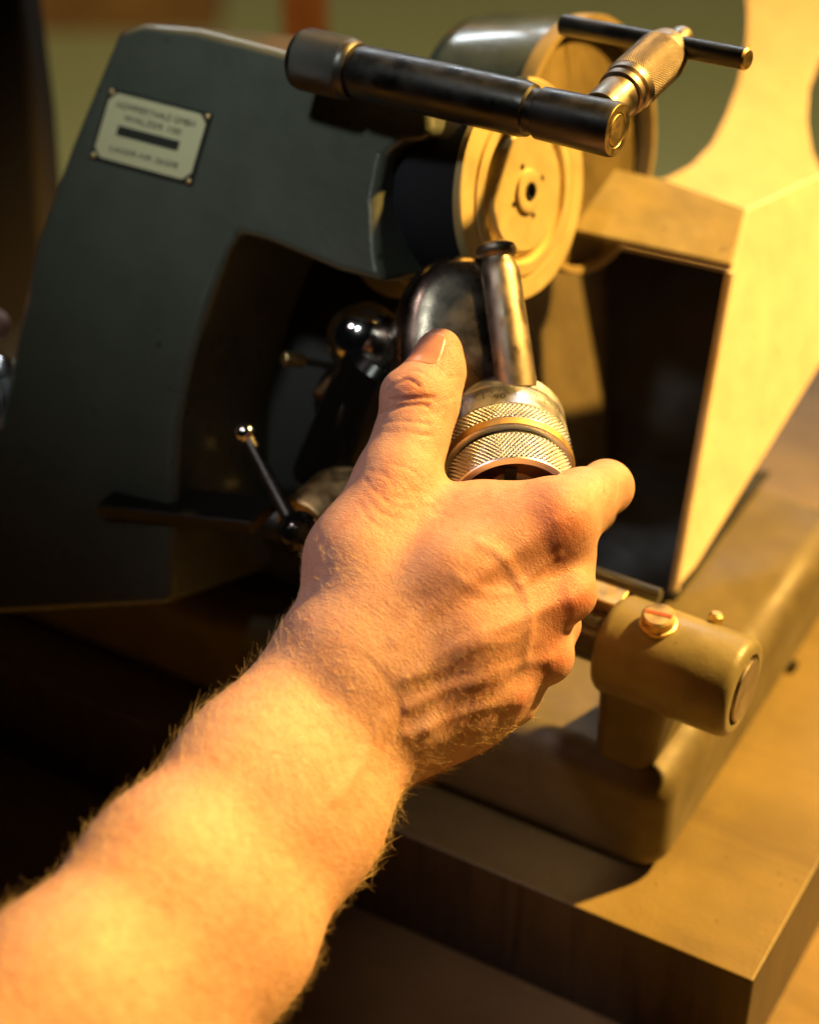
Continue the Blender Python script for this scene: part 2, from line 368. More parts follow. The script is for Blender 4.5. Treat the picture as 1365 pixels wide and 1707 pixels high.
lathe('wheel_body', wc - aw*0.046, aw, [(0, 0.001), (0, R*0.93), (0.0415, R*0.95), (0.0415, 0.001)], M['abrasive'], wh, 96)
# lip of the housing around the wheel
rl = wc - aw*0.0385
lathe('housing_lip', rl, aw, [(-0.020, R*1.10), (0.0, R*1.09), (0.0012, R*1.06), (0.0012, R*1.02), (0, R*0.995), (-0.020, R*0.99), (-0.020, R*1.10)], M['guard_in'], gr, 96, arc=(PI*0.42, PI*1.25))
# wheel guard: open drum
gc = P(983, 243, 0.868); RG = 212/FPX*0.868
gd = lathe('wheel_guard', gc, aw, [(-0.062, 0.001), (-0.062, RG*0.90), (-0.058, RG*0.97), (-0.050, RG), (-0.006, RG), (-0.006, RG*0.965), (-0.048, RG*0.955), (-0.056, 0.001)], M['guard_green'], gr, 128, angle=60)
lathe('guard_rim', gc, aw, [(-0.0062, RG*0.95), (-0.0062, RG*1.008), (0.0, RG*1.008), (0.001, RG), (0.001, RG*0.955), (0, RG*0.947), (-0.0062, RG*0.95)], M['guard_in'], gd, 128, angle=40)
lathe('guard_lining', gc, aw, [(-0.040, 0.001), (-0.040, RG*0.93), (-0.007, RG*0.945), (-0.007, RG*0.93), (-0.036, RG*0.915), (-0.038, 0.001)], M['guard_in'], gd, 96)

# truing arm across the top with its grip, post and cross bar
ta = P(500, 97, 0.785); tb = P(1028, 217, 0.722); ad = (tb-ta).normalized(); TL = (tb-ta).length
def tt(x): return TL*(x-500)/(1028-500)
arm = lathe('truing_arm', ta, ad, [(tt(592), 0.001), (tt(592), 0.0094), (tt(602), 0.0094), (tt(606), 0.0100), (tt(612), 0.0104), (tt(760), 0.0106), (tt(880), 0.0105), (tt(893), 0.0098), (tt(896), 0.0086), (tt(908), 0.0086), (tt(911), 0.0098), (tt(1022), 0.0102), (TL, 0.0098), (TL, 0.001)], M['blackmetal'], gr, 80)
kn = knurl('knurled_grip', ta, ad, tt(508), tt(588), 0.0122, 64, 0.0006, M['blackmetal'], arm, 6)
lathe('grip_body', ta, ad, [(tt(500), 0.001), (tt(500), 0.0106), (tt(503), 0.0115), (tt(508.2), 0.0119), (tt(508.2), 0.0113), (tt(587.8), 0.0113), (tt(587.8), 0.0119), (tt(596), 0.0115), (tt(600), 0.0105), (tt(600), 0.001)], M['blackmetal'], arm, 64)
lathe('end_face', ta, ad, [(TL-0.0002, 0.001), (TL-0.0002, 0.0097), (TL+0.0002, 0.0095), (TL+0.0002, 0.0066), (TL-0.0001, 0.0064), (TL-0.0001, 0.0060), (TL+0.0003, 0.0058), (TL+0.0003, 0.0001)], M['brass'], arm, 64, angle=20)
pa = P(1001, 188, 0.734); pdv = D(0.62, 0.66, -0.72)
pst = lathe('post', pa, pdv, [(0, 0.001), (0, 0.0082), (0.0150, 0.0082), (0.0153, 0.0094), (0.0178, 0.0096), (0.0183, 0.0086), (0.0195, 0.0086), (0.0200, 0.0098), (0.0225, 0.0100), (0.049, 0.0100), (0.0510, 0.0098), (0.0550, 0.0088), (0.0575, 0.0062), (0.0585, 0.001)], M['steel'], arm, 64, angle=30)
knurl('knurled_sleeve', pa, pdv, 0.0230, 0.0485, 0.0106, 60, 0.0007, M['steel'], arm, 6)
pt = pa + pdv*0.0620
lathe('post_cap', pt - pdv*0.006, pdv, [(0, 0.001), (0, 0.0048), (0.008, 0.0050), (0.0115, 0.0042), (0.0130, 0.001)], M['steel'], arm, 40, angle=50)
c0 = P(937, 41, 0.795); c1 = P(1245, 99, 0.748)
cb = rod('cross_bar', c0, c1, 0.0042, M['blackmetal'], arm)
lathe('bar_end', c1, c1-c0, [(-0.0005, 0.001), (-0.0005, 0.0043), (0.0004, 0.0036), (0.0004, 0.0001)], M['brass'], arm, 32)

# work head: lobed steel bracket, post with button, index knob
wo = [(806, 414), (770, 409), (728, 418), (692, 446), (671, 486), (662, 540), (664, 610), (690, 665), (760, 680), (858, 672), (866, 640), (850, 520), (836, 440)]
wp_ = smooth_poly([P(x, y, 0.769 - (y-410)*0.00004) for x, y in wo], 6); wm = sum(wp_, Vector())/len(wp_); we = D(-0.12, -0.25, -1); vs, fs = [], []; nn_ = len(wp_)
RG_ = ((0.35, 0.0), (0.62, 0.0006), (0.80, 0.0022), (0.91, 0.0050), (0.97, 0.0085), (1.0, 0.0140), (1.0, 0.050))
for k_, z_ in RG_:
    for p_ in wp_: vs.append(wm + (p_-wm)*k_ + we*z_)
for j in range(len(RG_)-1):
    for i in range(nn_): fs.append((j*nn_+i, j*nn_+(i+1) % nn_, (j+1)*nn_+(i+1) % nn_, (j+1)*nn_+i))
fs += [tuple(range(nn_)), tuple((len(RG_)-1)*nn_+i for i in range(nn_))]
from_py('head_bracket', vs, fs, M['darksteel'], gr, angle=70)
ph = P(829, 432, 0.772); pe = P(856, 640, 0.766)
pax = (pe-ph); PL = pax.length
po = lathe('head_post', ph, pax, [(-0.0066, 0.0001), (-0.0064, 0.0050), (-0.0052, 0.0073), (-0.0034, 0.0080), (-0.0012, 0.0073), (-0.0002, 0.0060), (0.0012, 0.0062), (0.0024, 0.0070), (0.006, 0.0080), (PL*0.93, 0.0090), (PL*1.05, 0.0090), (PL*1.05, 0.001)], M['steel'], gr, 72, angle=40)

ax = D(0.05, -0.655, 0.755); kr = 0.0249
ko = P(836, 717, 0.776)
def kt(px): return px/4.32/1000/0.655      # length along the axis for a rise of px pixels
T1, T2, T3, T4, T5, T6 = kt(9), kt(42), kt(68), kt(77), kt(87), kt(128)
knb = lathe('index_knob', ko, ax, [(-0.003, 0.001), (-0.003, kr*1.0), (T1-0.0006, kr*1.0), (T1-0.0003, kr*0.985), (T1-0.0003, kr*0.93), (T1+0.0004, kr*0.93), (T1+0.0004, kr*0.99), (T1+0.0007, kr), (T2, kr*1.018), (T2, kr*0.99), (T3, kr*0.99),
      (T3, kr*1.03), (T3+0.0004, kr*1.035), (T4, kr*1.0), (T4+0.0004, kr*0.97), (T4+0.0005, kr*0.80), (T5, kr*0.80), (T5, kr*0.94), (T6, kr*0.94), (T6, kr*0.955), (T6+0.0006, kr*0.945), (T6+0.0006, kr*0.84), (T6-0.0040, kr*0.80), (T6-0.0044, kr*0.5), (T6-0.0032, kr*0.49), (T6-0.0032, kr*0.43), (T6-0.006, kr*0.42), (T6-0.006, 0.0001)], M['brightsteel'], gr, 160, angle=28)
lathe('collar', ko, ax, [(T3+0.0001, kr*0.9), (T3+0.0001, kr*1.030), (T3+0.0006, kr*1.036), (T4, kr*1.008), (T4+0.0003, kr*0.9)], M['dullbrass'], knb, 128, angle=50)
lathe('gap_shade_ring', ko, ax, [(T4+0.0002, kr*0.5), (T4+0.0002, kr*0.90), (T5+0.0004, kr*0.90), (T5+0.0004, kr*0.5)], M['black'], knb, 96)  # black ring painting the shade between collar and lower knurl
knurl('knurled_ring', ko, ax, T2, T3, kr*1.035, 88, 0.0013, M['knurlsteel'], knb)
knurl('knurled_ring', ko, ax, T5, T6, kr*0.985, 84, 0.0013, M['knurlsteel'], knb)
lathe('knob_face', ko, ax, [(T6-0.0039, kr*0.84), (T6-0.0039, kr*0.52), (T6-0.0038, kr*0.52), (T6-0.0038, kr*0.50)], M['copperish'], knb, 96)
e1 = (UP - ax*UP.dot(ax)).normalized(); e2 = ax.cross(e1)        # e1: up on the knob
if e2.dot(RT) < 0: e2 = -e2
def onk(a, t, r): return ko + ax*t + (e1*math.cos(a) + e2*math.sin(a))*r
box('slot', onk(-0.1, T6-0.0058, kr*0.62) - e2*0.0020, e2*0.0046, -e1*kr*0.3, ax*0.003, M['black'], knb, 0.0002)
vs, fs = [], []
def tick(a, t0, t1, wdt, r0):
    i = len(vs); da = wdt/2/kr
    for t, s in ((t0, -1), (t0, 1), (t1, 1), (t1, -1)): vs.append(onk(a+s*da, t, r0(t)))
    fs.append((i, i+1, i+2, i+3))
rk = lambda t: kr*(1.0 + 0.018*(t-T1)/(T2-T1)) + 0.00006
t0 = T1+0.0009; st = math.radians(2.0)
for i in range(180):
    i_ = (i+90) % 180 - 90; L = 0.0066 if abs(i_) % 14 == 7 else (0.0042 if abs(i_) % 14 in (0, 3, 11) else 0.0030)
    tick(i*st - math.radians(8.0), t0, t0+L, 0.00030, rk)
tick(math.radians(28), 0.0, T1-0.0008, 0.0002, lambda t: kr*1.0+0.00005)
for num, a0 in (('90', -8.0), ('60', -92.0), ('120', 76.0)):
    tv, tf = text_mesh(num, 0.0043); i = len(vs)
    for v in tv:
        a = math.radians(a0) + v.x*1.1/kr; t = T2 - 0.0038 - v.y*1.0
        vs.append(onk(a, t, rk(t)+0.00003))
    fs += [tuple(k+i for k in f) for f in tf]
from_py('graduation', vs, fs, M['engrave'], knb, smooth=False)

# parts under the arm
prism('dark_backing', smooth_poly([P(x, y, 0.88) for x, y in ((400, 300), (640, 340), (720, 460), (640, 560), (600, 640), (640, 780), (640, 900), (330, 900), (352, 640), (402, 470))], 3), D(0.1, 0.1, -1)*0.06, M['shade_iron'], gr, 0.008, 4)  # dark slab added to hide the sunlit bench behind the arch
dm = ball('chrome_cap', P(607, 566, 0.815), 0.0155, M['chrome'], gr)
lathe('spindle_block', P(640, 640, 0.815), D(0.35, 0.75, 0.45), [(-0.05, 0.001), (-0.05, 0.021), (0.010, 0.021), (0.014, 0.018), (0.014, 0.001)], M['bakelite'], gr, 64)
rod('set_pin', P(472, 598, 0.83), P(506, 602, 0.835), 0.0030, M['brass'], gr); rod('pin_shaft', P(506, 602, 0.835), P(560, 612, 0.842), 0.0016, M['blackmetal'], gr)
lathe('dial', P(560, 668, 0.83), D(-0.9, 0.1, 0.45), [(-0.03, 0.008), (0, 0.014), (0.003, 0.0143), (0.004, 0.013), (0.004, 0.001)], M['blackmetal'], gr, 48)
rod('link_rod', P(528, 662, 0.826), P(565, 622, 0.832), 0.0028, M['copperish'], gr)
la = P(409, 722, 0.80); lb = P(494, 884, 0.785)
lv = rod('lever', la, lb, 0.0024, M['blackmetal'], gr, r2=0.0034)
ball('lever_tip', la, 0.0043, M['chrome'], lv)
ball('lever_ball', P(499, 888, 0.783), 0.0088, M['bakelite'], lv)
lathe('lever_boss', P(512, 890, 0.806), P(620, 800, 0.83)-P(512, 890, 0.806), [(0, 0.001), (0, 0.0155), (0.001, 0.0162), (0.045, 0.0162)], M['brass'], gr, 64)
# under-structure between column and work head, its shade put into near-black colour
box('slide_plate', P(160, 842, 0.82), P(420, 872, 0.80)-P(160, 842, 0.82), Vector((0, 0.02, 0.0)), Vector((0, 0, -0.006)), M['shade_iron'], gr, 0.001)
box('cross_slide', Vector((kc.x-0.40, kc.y+0.03, BH-0.001)), X*0.25, Y*0.10, Z*0.045, M['shade_iron'], gr, 0.004)  # dark block covering the left of the base so it stays black
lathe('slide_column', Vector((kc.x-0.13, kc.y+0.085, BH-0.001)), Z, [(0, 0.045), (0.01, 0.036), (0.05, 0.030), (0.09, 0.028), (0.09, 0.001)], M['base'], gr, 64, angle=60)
# crank knob at the left edge
lathe('crank_handle', P(-40, 600, 0.87), D(0.15, -1, 0.1), [(0, 0.001), (0, 0.014), (0.003, 0.017), (0.012, 0.018), (0.035, 0.0165), (0.045, 0.013), (0.045, 0.001)], M['chrome'], gr, 48, angle=60)

# ------------------------------------------------------------------ dust hood at the right
hd = thing('dust_hood', 'cream sheet metal dust hood with flared neck and dark open front, behind grinding wheel', 'dust hood', G(1130, 990, BH))
def slab(name, pts, thick, material, parent, bevel=0.0008):
    n = (pts[1]-pts[0]).cross(pts[2]-pts[0]).normalized()
    if n.dot(FW) < 0: n = -n
    return prism(name, pts, n*thick, material, parent, bevel, 2)
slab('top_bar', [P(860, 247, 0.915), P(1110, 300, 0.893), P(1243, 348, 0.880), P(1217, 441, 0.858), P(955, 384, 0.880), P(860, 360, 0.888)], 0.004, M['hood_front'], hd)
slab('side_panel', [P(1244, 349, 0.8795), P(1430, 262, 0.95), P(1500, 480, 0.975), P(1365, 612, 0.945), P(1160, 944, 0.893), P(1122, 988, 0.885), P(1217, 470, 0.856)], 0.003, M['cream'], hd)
bk = [(1000, 300), (1108, 298), (1150, 276), (1185, 240), (1210, 190), (1228, 140), (1240, 90), (1244, 40), (1240, -60), (1480, -60), (1420, 40), (1368, 95), (1348, 145), (1344, 200), (1352, 250), (1375, 300), (1480, 330), (1300, 470), (1230, 450), (1000, 400)]
rod('rolled_edge', P(1217, 452, 0.854), P(1123, 985, 0.883), 0.0020, M['cream'], hd)
slab('flared_neck', [P(x, y, 0.962 + (300-y)*0.00012) for x, y in bk], 0.004, M['cream'], hd)
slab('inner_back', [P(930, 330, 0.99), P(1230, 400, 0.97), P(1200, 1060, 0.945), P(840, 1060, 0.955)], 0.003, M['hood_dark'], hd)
box('hood_shade_sheet', G(870, 985, BH+0.001), G(1128, 1000, BH+0.001)-G(870, 985, BH+0.001), Y*0.11, Z*0.002, M['hood_dark'], hd, 0.0005)  # dark sheet added over the base top to stand for shade
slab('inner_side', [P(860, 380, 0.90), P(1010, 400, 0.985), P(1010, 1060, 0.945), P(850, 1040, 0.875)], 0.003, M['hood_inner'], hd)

# ------------------------------------------------------------------ things behind
o0 = P(472, 66, 1.41); op = box('orange_post', Vector((o0.x, o0.y, -0.8)), RT*0.031, Vector((-0.5, .866, 0))*0.03, Z*1.5, M['orange'], None, 0.002)
tag(op, 'reddish orange wooden post standing behind the machine', 'post')
g0 = G(40, 55, -0.8); bb = box('brown_crate', g0, RT*0.34, Vector((-0.5, .866, 0))*0.4, Z*0.35, M['brown'], None, 0.004)
tag(bb, 'blurred brown wooden crate on the floor, beyond the bench at the top left', 'crate')
dp = prism('dark_post', [P(-120, -80, 1.0), P(28, -80, 1.0), P(62, 180, 1.0), P(78, 420, 1.0), P(60, 900, 1.0), P(-120, 900, 1.0)], D(0.1, 0.2, -1)*0.04, M['darkcloth'], None, 0.006)
tag(dp, 'dark brown upright at the left edge beside the machine', 'upright')

# ------------------------------------------------------------------ person
def sdf_mesh(prims, vox):
    import openvdb
    pts = np.array([list(p) for c in prims for (p, r) in c[0]]); rmax = max(r for c in prims for (p, r) in c[0])
    lo = pts.min(0)-rmax-0.01; hi = pts.max(0)+rmax+0.01
    n = np.ceil((hi-lo)/vox).astype(int)+1
    F = np.full(n, 1.0, np.float32)
    for chain, k in prims:
        for (a, ra), (b, rb) in zip(chain[:-1], chain[1:]):
            a = np.array(a); b = np.array(b); m = max(ra, rb)+k+3*vox
            l = np.maximum(((np.minimum(a, b)-m-lo)/vox).astype(int), 0); h = np.minimum(((np.maximum(a, b)+m-lo)/vox).astype(int)+2, n)
            ax_ = [lo[i]+np.arange(l[i], h[i])*vox for i in range(3)]
            g = np.stack(np.meshgrid(*ax_, indexing='ij'), -1).astype(np.float32)
            ab = b-a; L2 = max(ab @ ab, 1e-12); t = np.clip(((g-a) @ ab)/L2, 0, 1)
            ts = t*t*(3-2*t)*0.2+t*0.8
            dd = np.linalg.norm(g - (a + t[..., None]*ab), axis=-1) - (ra+(rb-ra)*ts)
            sl = tuple(slice(l[i], h[i]) for i in range(3)); f = F[sl]
            hh = np.maximum(k-np.abs(f-dd), 0)/k
            F[sl] = np.minimum(f, dd) - hh*hh*k*0.25
    grid = openvdb.FloatGrid(1.0); grid.copyFromArray(F)
    v, q = grid.convertToQuads(isovalue=0.0)
    v = v*vox + lo
    return v, np.asarray(q)
def H(*pts):      # chain of (x, y, depth mm, radius mm)
    return [(P(x, y, d/1000), r/1000) for x, y, d, r in pts]

prims = [
 (H((535, 1112, 706, 19), (408, 1275, 682, 20.0), (265, 1449, 650, 22.4), (85, 1665, 615, 26.5), (-170, 1925, 580, 31)), 0.016),
 (H((632, 1226, 708, 17.5), (525, 1384, 687, 18.8), (400, 1575, 658, 20.5), (215, 1830, 625, 24)), 0.018),
 (H((583, 1170, 703, 19), (460, 1330, 682, 21), (330, 1505, 655, 24), (120, 1760, 615, 29)), 0.012),
 # metacarpals
 (H((560, 1085, 701, 16), (750, 955, 706, 14.5), (925, 864, 714, 12.2)), 0.012),
 (H((590, 1150, 700, 16), (780, 1062, 704, 13.5), (945, 988, 715, 9.6)), 0.011),
 (H((610, 1190, 702, 15), (780, 1132, 708, 12.5), (908, 1094, 719, 9.8)), 0.010),
 (H((640, 1225, 707, 14), (760, 1188, 714, 11.5), (853, 1165, 725, 9.0)), 0.010),
 (H((680, 884, 720, 14.5), (800, 874, 723, 13.8), (900, 860, 721, 12.5)), 0.010),
 (H((640, 1010, 710, 16), (850, 932, 715, 12.5)), 0.012),
 (H((600, 1110, 702, 17), (850, 1035, 712, 12)), 0.012),
 (H((690, 1228, 718, 14), (780, 1200, 724, 11)), 0.012),
 (H((700, 1000, 728, 18), (820, 1080, 732, 15)), 0.012),
 (H((870, 895, 719, 12), (925, 900, 721, 11), (948, 925, 729, 9.4)), 0.010),
 (H((890, 1040, 722, 9.5), (930, 1042, 730, 8.6)), 0.007),
 (H((850, 1128, 726, 8.8), (880, 1130, 731, 7.6)), 0.006),
 (H((700, 1185, 707, 14.5), (820, 1148, 714, 11.5)), 0.010),
 # index finger
 (H((930, 864, 714, 12.4), (968, 838, 730, 11.6), (1010, 812, 748, 9.9)), 0.006),
 (H((1010, 813, 750, 9.7), (985, 850, 772, 8.8), (915, 872, 790, 8.4), (875, 868, 792, 7.6)), 0.004),
 # middle, ring, little fingers folded away from the viewer
 (H((946, 988, 716, 9.6), (946, 945, 745, 9.0), (925, 925, 775, 8.6)), 0.005),
 (H((925, 925, 775, 8.6), (860, 925, 792, 8.0), (820, 935, 790, 7.2)), 0.003),
 (H((908, 1092, 720, 9.8), (905, 1040, 762, 8.6)), 0.004), (H((905, 1040, 762, 8.6), (850, 1000, 785, 7.8), (815, 1000, 782, 7)), 0.003),
 (H((853, 1165, 726, 9.0), (855, 1120, 765, 7.8)), 0.004), (H((855, 1120, 765, 7.8), (805, 1080, 778, 7.2), (780, 1080, 775, 6.6)), 0.003),
 # thumb
 (H((572, 1052, 706, 16.5), (598, 932, 714, 17.4), (662, 800, 724, 14.6)), 0.011),
 (H((662, 800, 724, 14.6), (686, 728, 731, 12.8), (703, 668, 737, 13.2)), 0.006),
 (H((703, 668, 737, 13.0), (727, 618, 741, 9.9), (733, 583, 743, 8.1)), 0.006),
 (H((668, 652, 731, 6.2), (690, 640, 731, 5.6)), 0.007),
]
hv, hq = sdf_mesh(prims, 0.00085)

def vnormals(v, q):
    n = np.zeros_like(v); a = v[q[:, 0]]; b = v[q[:, 1]]; c = v[q[:, 2]]; d = v[q[:, 3]]
    fn = np.cross(c-a, d-b)
    for i in range(4): np.add.at(n, q[:, i], fn)
    return n/np.maximum(np.linalg.norm(n, axis=1, keepdims=True), 1e-12)
def smooth_v(v, q, it=3, lam=0.5):
    e = np.concatenate([q[:, [0, 1]], q[:, [1, 2]], q[:, [2, 3]], q[:, [3, 0]]]); cnt = np.bincount(np.concatenate([e[:, 0], e[:, 1]]), minlength=len(v)).astype(float)
    for _ in range(it):
        s = np.zeros_like(v)
        for k in range(3): s[:, k] = np.bincount(e[:, 0], v[e[:, 1], k], len(v)) + np.bincount(e[:, 1], v[e[:, 0], k], len(v))
        v = v + lam*(s/cnt[:, None]-v)
    return v
hv = smooth_v(hv, hq, 4)
def orient(v, q):
    n = vnormals(v, q); c = v.mean(0)
    a = v[q]; vol = np.einsum('ij,ij->i', a[:, 0], np.cross(a[:, 1], a[:, 2])).sum() + np.einsum('ij,ij->i', a[:, 0], np.cross(a[:, 2], a[:, 3])).sum()
    return q if vol > 0 else q[:, ::-1].copy()
hq = orient(hv, hq)
bvh = BVHTree.FromPolygons(hv.tolist(), hq.tolist())
def hit(x, y):
    ray = (FW + RT*((x-682.5)/FPX) + UP*((853.5-y)/FPX)).normalized()
    r = bvh.ray_cast(CAM, ray, 3); return r[0]
nrm = vnormals(hv, hq)
facing = nrm @ np.array(-FW)
disp = np.zeros(len(hv)); red = np.zeros(len(hv))
def segd(p, a, b):
    ab = b-a; t = np.clip(((p-a) @ ab)/max(ab @ ab, 1e-12), 0, 1); return np.linalg.norm(p-(a+t[:, None]*ab), axis=1)
def stroke(pts, width, amp, arr=None, jitter=0.0):
    """raise (or, with a negative amp, sink) a line drawn over the skin; width and amp in mm"""
    q3 = [hit(x, y) for x, y in pts]; q3 = [p for p in q3 if p is not None]
    if len(q3) < 2: return
    q3 = [np.array(p) for p in smooth_poly(q3, 5, closed=False)]
    arr = disp if arr is None else arr
    mid = np.mean(q3, 0); rad = max(np.linalg.norm(p-mid) for p in q3)+width*0.004
    ids = np.where(np.linalg.norm(hv-mid, axis=1) < rad)[0]
    dm_ = np.full(len(ids), 9.0)
    for a, b in zip(q3[:-1], q3[1:]): dm_ = np.minimum(dm_, segd(hv[ids], a, b))
    g = np.exp(-(dm_/(width/1000))**2); arr[ids] += amp*g*(0.001 if arr is disp else 1)
def dab(x, y, w, amp, arr=None):
    p = hit(x, y)
    if p is None: return
    arr = disp if arr is None else arr
    g = np.exp(-(np.linalg.norm(hv-np.array(p), axis=1)/(w/1000))**2); arr += amp*g*(0.001 if arr is disp else 1)
# knuckles
dab(938, 862, 9, 0.9); dab(955, 1000, 7, 1.6); dab(920, 1098, 6, 1.3); dab(868, 1168, 6, 1.0)
dab(690, 648, 5.5, 1.0); dab(640, 810, 9, 1.0)
# hollows between the knuckles
dab(930, 908, 7, 1.0); dab(703, 1228, 6, 0.9); dab(946, 1038, 5, 1.0); dab(905, 1045, 6, -0.8); dab(860, 1125, 5, -0.8); dab(770, 905, 12, -0.2); dab(880, 1010, 6, -0.4)
# tendons and veins
stroke([(925, 870), (850, 925), (740, 1000), (660, 1070)], 3.0, 0.55)
stroke([(945, 998), (860, 1035), (760, 1080), (680, 1130)], 2.8, 0.75)
stroke([(912, 1098), (830, 1120), (740, 1150), (680, 1180)], 2.6, 0.75)
stroke([(865, 1168), (800, 1180), (730, 1205), (680, 1225)], 2.4, 0.6)
stroke([(800, 905), (835, 925), (862, 965), (880, 1000), (884, 1045), (876, 1095)], 2.29, 0.53)
stroke([(930, 925), (895, 950), (868, 975)], 2.03, 0.37)
stroke([(884, 1045), (850, 1068), (800, 1075), (745, 1110), (700, 1125)], 2.16, 0.37)
stroke([(876, 1095), (845, 1130), (800, 1140), (750, 1170), (710, 1215)], 2.16, 0.40)
stroke([(760, 960), (800, 985), (850, 990)], 1.89, 0.28)
stroke([(880, 1150), (830, 1165), (790, 1195), (740, 1235)], 2.03, 0.31)
stroke([(700, 1225), (650, 1150), (600, 1100)], 3.0, -0.25)
stroke([(655, 1245), (668, 1190), (650, 1140), (610, 1095)], 1.0, -0.2)
stroke([(560, 1330), (610, 1260), (640, 1200)], 3.0, 0.6)
# folds of the thumb
stroke([(633, 690), (653, 682), (688, 675), (712, 676)], 0.8, -0.75); stroke([(655, 667), (688, 665), (722, 663)], 0.75, -0.7)
stroke([(641, 658), (659, 640), (682, 634), (698, 645)], 0.75, -0.65); stroke([(668, 628), (690, 618), (712, 628)], 0.7, -0.4)
stroke([(640, 705), (680, 703), (715, 708)], 0.8, -0.35); stroke([(662, 672), (690, 655), (715, 655)], 2.0, 0.3)
stroke([(645, 720), (690, 722), (720, 728)], 0.7, -0.22); stroke([(610, 800), (640, 835), (690, 850), (730, 838)], 0.9, -0.16)
stroke([(604, 820), (630, 850), (670, 868)], 0.8, -0.16); stroke([(615, 785), (640, 790), (655, 815)], 0.8, -0.16); stroke([(600, 840), (612, 862), (640, 885)], 0.8, -0.16)
for i in range(26):     # small crossing folds at the thumb root and the wrist
    x0 = random.uniform(600, 720); y0 = random.uniform(770, 860); a = random.uniform(-0.6, 0.9); L = random.uniform(14, 34)
    stroke([(x0, y0), (x0+L*math.cos(a), y0+L*math.sin(a)+random.uniform(-3, 3)), (x0+2*L*math.cos(a+0.2), y0+2*L*math.sin(a+0.2))], 0.8, -0.11)
for i in range(16):
    x0 = random.uniform(690, 770); y0 = random.uniform(600, 760); a = random.uniform(-0.4, 0.3); L = random.uniform(8, 18)
    stroke([(x0-L, y0), (x0, y0+random.uniform(-2, 2)), (x0+L*math.cos(a), y0+L*math.sin(a))], 0.6, -0.14)
# creases of the index finger
for i, x in enumerate((948, 962, 978, 1003, 1022)):
    stroke([(x-4, 775+i*3), (x+6, 805), (x+5, 840-i*4)], 0.8, -0.22)
# broad uneven swell of the muscles under the skin
for i in range(40):
    x = random.uniform(60, 900); y = random.uniform(900, 1650); dab(x, y, random.uniform(6, 14), random.uniform(-0.10, 0.10))
# redness of the skin over the joints
for x, y, w_, a in ((935, 868, 12, 0.9), (955, 1005, 10, 0.9), (925, 1098, 9, 0.7), (690, 650, 9, 0.75), (870, 1168, 8, 0.6), (735, 570, 9, 0.8), (660, 820, 14, 0.4), (800, 930, 30, 0.25), (1035, 815, 9, 0.3), (850, 1060, 30, 0.25)):
    dab(x, y, w_, a, red)
hv2 = hv + nrm*disp[:, None]
per = thing('person', 'right hand and hairy bare forearm reaching in from the lower left, gripping the knurled knob', 'person', G(200, 1650, -BT))

sk, nt, b = mat('skin', (0.62, 0.40, 0.29), 0.42, 0.0, 0.45)
at_ = N(nt, 'ShaderNodeAttribute', attribute_name='red')
n1 = noise(nt, 55, 6, 0.6); n2 = noise(nt, 260, 4, 0.6)
r1 = ramp(nt, n1.outputs[0], [(0.28, (0.56, 0.325, 0.25)), (0.50, (0.61, 0.385, 0.31)), (0.72, (0.65, 0.425, 0.345))])
r2 = ramp(nt, n2.outputs[0], [(0.30, (0.90, 0.78, 0.72)), (0.6, (1, 1, 1))])
mm = N(nt, 'ShaderNodeMix', data_type='RGBA', blend_type='MULTIPLY'); mm.inputs[0].default_value = 0.75
nt.links.new(r1.outputs[0], mm.inputs[6]); nt.links.new(r2.outputs[0], mm.inputs[7])
mr = N(nt, 'ShaderNodeMix', data_type='RGBA'); cl_ = N(nt, 'ShaderNodeClamp'); nt.links.new(at_.outputs['Fac'], cl_.inputs[0])
mu = N(nt, 'ShaderNodeMath', operation='MULTIPLY'); nt.links.new(cl_.outputs[0], mu.inputs[0]); mu.inputs[1].default_value = 0.9
nt.links.new(mu.outputs[0], mr.inputs[0]); nt.links.new(mm.outputs[2], mr.inputs[6]); mr.inputs[7].default_value = (0.56, 0.20, 0.13, 1)
fr = noise(nt, 420, 2, 0.5); frr = ramp(nt, fr.outputs[0], [(0.70, g3(0)), (0.76, g3(0.5))])
mf = N(nt, 'ShaderNodeMix', data_type='RGBA'); nt.links.new(frr.outputs[0], mf.inputs[0]); nt.links.new(mr.outputs[2], mf.inputs[6]); mf.inputs[7].default_value = (0.36, 0.16, 0.09, 1)
nt.links.new(mf.outputs[2], b.inputs['Base Color'])
b.inputs['Subsurface Weight'].default_value = 0.35; b.inputs['Subsurface Radius'].default_value = (1.0, 0.32, 0.14); b.inputs['Subsurface Scale'].default_value = 0.0035
vo = N(nt, 'ShaderNodeTexVoronoi', feature='DISTANCE_TO_EDGE'); vo.inputs['Scale'].default_value = 1150
tc = N(nt, 'ShaderNodeTexCoord'); nd_ = noise(nt, 300, 3); va = N(nt, 'ShaderNodeVectorMath', operation='MULTIPLY_ADD')
nt.links.new(nd_.outputs['Color'], va.inputs[0]); va.inputs[1].default_value = (0.0012,)*3; nt.links.new(tc.outputs['Object'], va.inputs[2])
nt.links.new(va.outputs[0], vo.inputs['Vector'])
vr = ramp(nt, vo.outputs['Distance'], [(0.0, g3(0)), (0.22, g3(1))])
mpn = N(nt, 'ShaderNodeMapping'); mpn.inputs['Rotation'].default_value = (0.3, 0.4, 0.9); mpn.inputs['Scale'].default_value = (1, 5, 1)
nt.links.new(tc.outputs['Object'], mpn.inputs['Vector']); n5 = noise(nt, 260, 5, 0.6, mpn.outputs[0], 0.5); n6 = noise(nt, 180, 5, 0.65)
b1 = bump(nt, b, vr.outputs[0], 0.34, 0.00030); b2 = bump(nt, b, n5.outputs[0], 0.42, 0.0006, b1); bump(nt, b, n6.outputs[0], 0.30, 0.0012, b2)
M['skin'] = sk
arm_o = from_np('arm', hv2, hq, sk, per)
